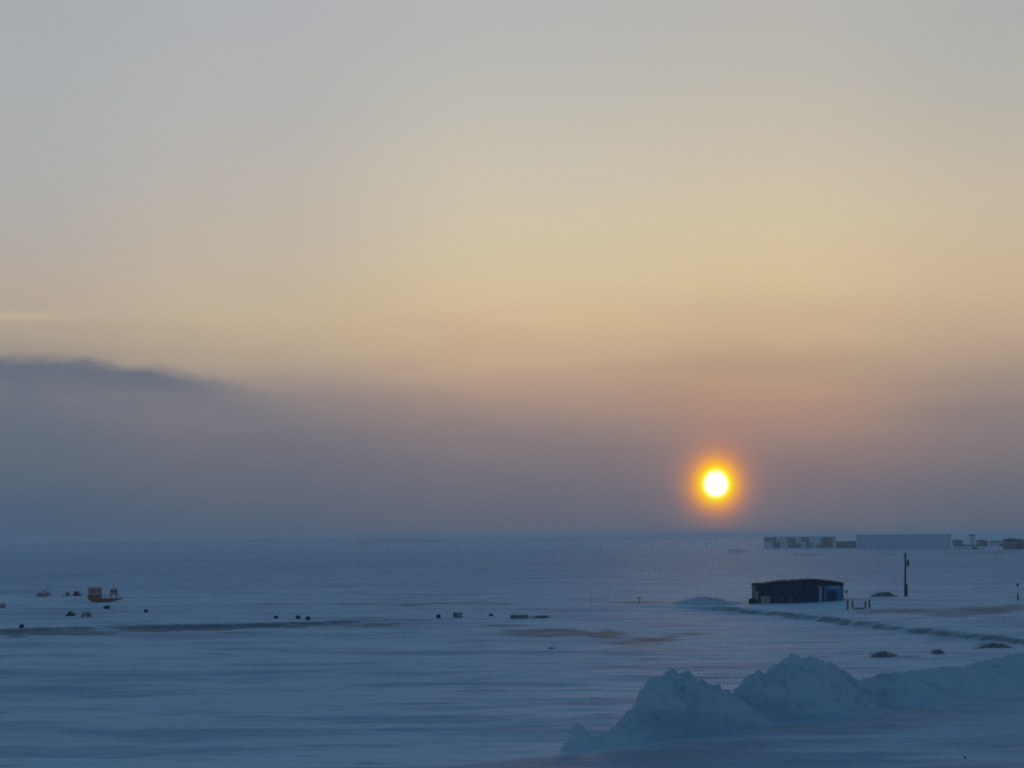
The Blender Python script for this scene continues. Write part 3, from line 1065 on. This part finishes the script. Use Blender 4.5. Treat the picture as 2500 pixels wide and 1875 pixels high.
tube(bm, (sc(279), 0, sz(1439)), (sc(279), 0, sz(1433.5)), .07, .04)
link("mast", bm, M_RUSTD, wh)
for px_ in (270, 284):
    for y_ in (-.5, .5):
        bm = bmesh.new()
        tube(bm, (sc(px_), y_, sz(1453)), (sc(px_), y_, sz(1462)), .07)
        link("stanchion", bm, M_MAUVE, bg)
bm = bmesh.new()
tube(bm, (sc(248), -1.3, sz(1452)), (sc(268), -1.2, sz(1454)), .04)
tube(bm, (sc(268), -1.2, sz(1454)), (sc(290), -.5, sz(1452.5)), .04)
for px_, hf, t_ in ((256, 1.3, 1460.5), (268, 1.2, 1461), (290, .5, 1458)):
    tube(bm, (sc(px_), -hf, sz(1453)), (sc(px_), -hf, sz(t_)), .035)
link("railing", bm, M_RUST, bg)


# ------------------------------------------------------------------ scrap and debris near the boat


def scrap(px, py, wpx, hpx, mats, label, seed, name="scrap_heap"):
    rr = random.Random(seed)
    p_ = at(px, py)
    k_ = m_per_px(p_)
    o = empty(name, (p_.x, p_.y, p_.z - .08), -math.atan2(p_.x, p_.y), label, "scrap")
    w_, h_ = wpx * k_, hpx * k_ * 1.35
    for i in range(6):
        b_ = bmesh.new()
        t_ = rr.uniform(-.42, .42)
        s_ = (w_ * rr.uniform(.18, .4), rr.uniform(.3, .9), h_ * rr.uniform(.3, .75) * (1.1 - abs(t_)))
        box(b_, (t_ * w_, rr.uniform(-.4, .4), s_[2] * .5 + (h_ * .2 if i > 3 else 0)), s_, bev=.03,
            rot=Euler((rr.uniform(-.2, .2), rr.uniform(-.35, .35), rr.uniform(-.6, .6))).to_matrix().to_4x4())
        link("plate", b_, mats[i % len(mats)], o)
    b_ = bmesh.new()
    tube(b_, (-w_ * .45, -.3, h_ * .15), (w_ * .3, .2, h_ * .95), .06)
    link("pipe", b_, mats[0], o)
    b_ = bmesh.new()
    tube(b_, (w_ * .15, 0, h_ * .28), (w_ * .15, .7, h_ * .3), h_ * .27, seg=16)
    link("drum_end", b_, mats[-1], o)


scrap(106, 1457, 30, 16, (M_RUSTD, M_EARTH, M_MAUVE), "brownish scrap heap, leftmost of those in line with the boat", 1)
scrap(160, 1455, 20, 8, (M_SLATE, M_GREY, M_RUSTD), "faint grey low scrap heap, middle of the line left of the boat", 2)
scrap(188, 1455, 22, 9, (M_BLACK, M_NAVY, M_RUSTD), "black scrap heap just left of the boat's stern", 3)
scrap(170, 1504, 22, 11, (M_BLACK, M_RUSTD, M_BLACK), "black jagged scrap heap below the boat, nearer the road", 4)
scrap(212, 1506, 22, 13, (M_EARTH, M_TAN, M_EARTH), "olive brown scrap heap right of the black jagged one", 5)
scrap(4, 1484, 16, 10, (M_RUSTD, M_MAUVE), "reddish scrap heap cut by the left edge of the view", 6)

# ------------------------------------------------------------------ oil drums


def drum_proto():
    o = empty("oil_drum", (0, 0, 0), 0, "", "oil drum", "oil drums half sunk in the snow")
    b_ = bmesh.new()
    tube(b_, (0, 0, 0), (0, 0, .80), .29, seg=24)
    link("drum_shell", b_, M_BLACK, o)
    for z_ in (.27, .53, .79):
        b_ = bmesh.new()
        tube(b_, (0, 0, z_ - .015), (0, 0, z_ + .015), .305, seg=24)
        link("hoop", b_, M_BLACK, o)
    b_ = bmesh.new()
    tube(b_, (.15, 0, .80), (.15, 0, .83), .035, seg=12)
    link("bung", b_, M_RUSTD, o)
    return o


DRUMS = [(673, 1510.5, 5, 6.5, "dark upright oil drum, leftmost of three above the left road"),
         (726.5, 1511, 7, 7.5, "dark upright oil drum, middle of three above the left road"),
         (751, 1514, 8, 8, "dark oil drum lowest of three above the left road"),
         (1071, 1509, -6, 8, "lone dark upright oil drum left of the tan box"),
         (1196, 1504, 22, 4.5, "low tilted oil drum right of the tan box"),
         (355, 1495, 10, 7, "small upright oil drum alone on the snow right of the boat"),
         (255, 1486.5, 84, 4, "dark oil drum lying on its side just below the boat"),
         (52, 1535, 4, 7, "dark oil drum standing on the left road's shoulder")]
proto = drum_proto()
for i, (px_, py_, tilt, hp_, lb) in enumerate(DRUMS):
    p = at(px_, py_)
    k = m_per_px(p)
    if i == 0:
        o = proto
    else:
        o = proto.copy()
        COL.objects.link(o)
        for ch in proto.children:
            c_ = ch.copy()
            COL.objects.link(c_)
            c_.parent = o
    o['label'] = lb
    sink = max(0.0, .80 - hp_ * k) - .03 if tilt < 30 else -.18
    if i == 7:
        sink -= .12
    o.location = (p.x, p.y, p.z - sink)
    o.rotation_euler = (0, R(tilt), random.uniform(0, 1) if tilt < 30 else -.3)

# boxes and slabs by the middle track
p = at(1118, 1507.5)
k = m_per_px(p)
for dx, mt, lb in ((-6.4, M_RUSTD, "darker brown crate, left one of the pair by the middle track"), (5.2, M_TAN, "tan crate, right one of the pair by the middle track")):
    w_ = (10.5 if dx < 0 else 12) * k
    o = empty("crate", (p.x + dx * k, p.y, p.z - .05), -math.atan2(p.x, p.y), lb, "crate", "pair of crates by the middle track")
    bm = bmesh.new()
    box(bm, (0, 0, 6.5 * k), (w_, .8, 13 * k), bev=.03)
    link("crate_body", bm, M_TAN if mt is M_TAN else M_EARTH, o)
    for z_ in (2.2 * k, 10.8 * k):
        bm = bmesh.new()
        box(bm, (0, -.42, z_), (w_ * .96, .04, .09))
        link("batten", bm, M_GREY if mt is M_TAN else M_RUSTD, o)
p = at(1268, 1511)
k = m_per_px(p)
o = empty("concrete_block", (p.x, p.y, p.z - .06), -math.atan2(p.x, p.y), "long low grey concrete block half sunk by the middle track", "concrete block")
bm = bmesh.new()
box(bm, (0, .6, 5 * k), (45 * k, 1.2, 10.5 * k), bev=.05)
link("block", bm, M_GREY, o)
for dx in (-14, 14):
    bm = bmesh.new()
    tube(bm, (dx * k - .1, .4, 10 * k), (dx * k - .1, .4, 12 * k), .02)
    tube(bm, (dx * k + .1, .4, 10 * k), (dx * k + .1, .4, 12 * k), .02)
    tube(bm, (dx * k - .11, .4, 12 * k), (dx * k + .11, .4, 12 * k), .02)
    link("lifting_loop", bm, M_RUSTD, o)
mound("earth_mound", 1322, 1508, 30, 7, "low dark earth hump right of the grey concrete block", "earth mound", M_EARTH, 71, 0.5, 1.5)

# ------------------------------------------------------------------ far settlement


def far_building(px0, px1, ytop, ybase, depth, mat, label, name="apartment_block", panels=(), panel_mat=None, rows=0):
    c_ = at((px0 + px1) / 2, ybase)
    k_ = m_per_px(c_)
    w_, h_ = (px1 - px0) * k_, (ybase - ytop) * k_
    o = empty(name, (c_.x, c_.y, c_.z - .3), -math.atan2(c_.x, c_.y), label, "building", "far buildings of the settlement")
    b_ = bmesh.new()
    box(b_, (0, depth / 2, h_ / 2), (w_, depth, h_))
    link("wall", b_, mat, o)
    b_ = bmesh.new()
    box(b_, (0, depth / 2, h_ + .25), (w_ + .6, depth + .6, .5))
    link("roof", b_, mat, o)
    for a_, b2, y0_, y1_ in panels:
        b_ = bmesh.new()
        box(b_, (((a_ + b2) / 2 - (px0 + px1) / 2) * k_, -.15, (ybase - (y0_ + y1_) / 2) * k_), ((b2 - a_) * k_, .3, (y1_ - y0_) * k_))
        link("panel", b_, panel_mat or M_BROWN, o)
    for r_ in range(rows):
        zc = h_ * (r_ + .55) / rows
        nwin = int(w_ / 4)
        for j in range(nwin):
            xx = -w_ / 2 + (j + .5) * w_ / nwin
            b_ = bmesh.new()
            box(b_, (xx, -.05, zc), (1.6, .12, h_ / rows * .5))
            link("window", b_, M_FADED, o)
    return o


far_building(1866, 2040, 1311, 1338, 12, M_PLASTER, "pale distant block striped with dark brown panels near the sun", rows=0,
             panels=((1868, 1896, 1311.5, 1322), (1888, 1906, 1322, 1336), (1924, 1942, 1312, 1337), (1942, 1956, 1326, 1337), (1956, 1975, 1311.5, 1324), (1968, 1982, 1324, 1337),
                     (1992, 2002, 1328, 1337), (2004, 2032, 1311.5, 1337)))
far_building(2042, 2106, 1322, 1338, 10, M_BROWN, "low brown distant shed between the striped block and the long blue-grey block", "distant_shed", rows=0,
             panels=((2048, 2068, 1326, 1337), (2086, 2104, 1325, 1336)), panel_mat=M_RUSTD)
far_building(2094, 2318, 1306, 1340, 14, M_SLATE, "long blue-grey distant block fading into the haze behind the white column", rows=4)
p = at(2134, 1341)
k = m_per_px(p)
o = empty("chimney_stack", (p.x, p.y, p.z - .3), 0, "narrow white column in front of the long blue-grey block", "chimney")
bm = bmesh.new()
tube(bm, (0, 0, 0), (0, 0, 32 * k), 2.6 * k, 2.1 * k, 16)
link("shaft", bm, M_WHITE, o)
bm = bmesh.new()
tube(bm, (0, 0, 32 * k), (0, 0, 33 * k), 2.5 * k, 2.5 * k, 16)
link("rim", bm, M_GREY, o)


def far_shed(px, ybase, wpx, hpx, mat, label):
    c_ = at(px, ybase)
    k_ = m_per_px(c_)
    w_, h_ = wpx * k_, hpx * k_
    o = empty("distant_shed", (c_.x, c_.y, c_.z - .3), -math.atan2(c_.x, c_.y), label, "shed", "low sheds at the far right horizon")
    b_ = bmesh.new()
    box(b_, (0, 4, h_ * .4), (w_, 8, h_ * .8))
    link("wall", b_, mat, o)
    b_ = bmesh.new()
    prism(b_, [(-w_ / 2 - .4, h_ * .8), (w_ / 2 + .4, h_ * .8), (w_ / 2 + .2, h_ * .86), (-w_ * .2, h_ * 1.02), (-w_ / 2 - .2, h_ * .9)], -.4, 8.4)
    link("roof", b_, M_TAR, o)
    b_ = bmesh.new()
    box(b_, (w_ * .2, -.08, h_ * .28), (w_ * .16, .16, h_ * .5))
    link("door", b_, M_BLACK, o)


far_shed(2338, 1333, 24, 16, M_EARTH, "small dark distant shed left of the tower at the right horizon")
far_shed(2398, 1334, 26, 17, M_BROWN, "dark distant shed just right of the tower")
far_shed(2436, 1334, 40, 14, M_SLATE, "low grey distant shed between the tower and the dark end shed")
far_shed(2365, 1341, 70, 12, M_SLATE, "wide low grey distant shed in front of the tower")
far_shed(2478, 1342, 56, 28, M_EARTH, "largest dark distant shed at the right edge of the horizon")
p = at(2374, 1336)
k = m_per_px(p)
o = empty("distant_tower", (p.x, p.y, p.z - .3), 0, "square dark tower rising over the low sheds at the right horizon", "tower")
bm = bmesh.new()
box(bm, (0, 0, 14 * k), (11 * k, 11 * k, 28 * k))
link("shaft", bm, M_SLATE, o)
bm = bmesh.new()
box(bm, (0, 0, 30 * k), (13 * k, 13 * k, 4 * k))
link("head_house", bm, M_EARTH, o)

# ------------------------------------------------------------------ icy haze over the plain
HZ_T = 17.0
bm = bmesh.new()
box(bm, (0, 0, (HZ_T - 4) / 2), (21000, 21000, HZ_T + 4))
m = bpy.data.materials.new("haze")
m.use_nodes = True
n = m.node_tree
n.nodes.clear()
out = n.nodes.new('ShaderNodeOutputMaterial')
pv = n.nodes.new('ShaderNodeVolumePrincipled')
pv.inputs['Color'].default_value = (0.84, 0.92, 0.98, 1)
pv.inputs['Density'].default_value = 0.00021
pv.inputs["Anisotropy"].default_value = 0.0
n.links.new(pv.outputs[0], out.inputs['Volume'])
hz = link("haze", bm, m)
tag(hz, "pale icy haze lying over the whole snow plain", "haze", kind='stuff')
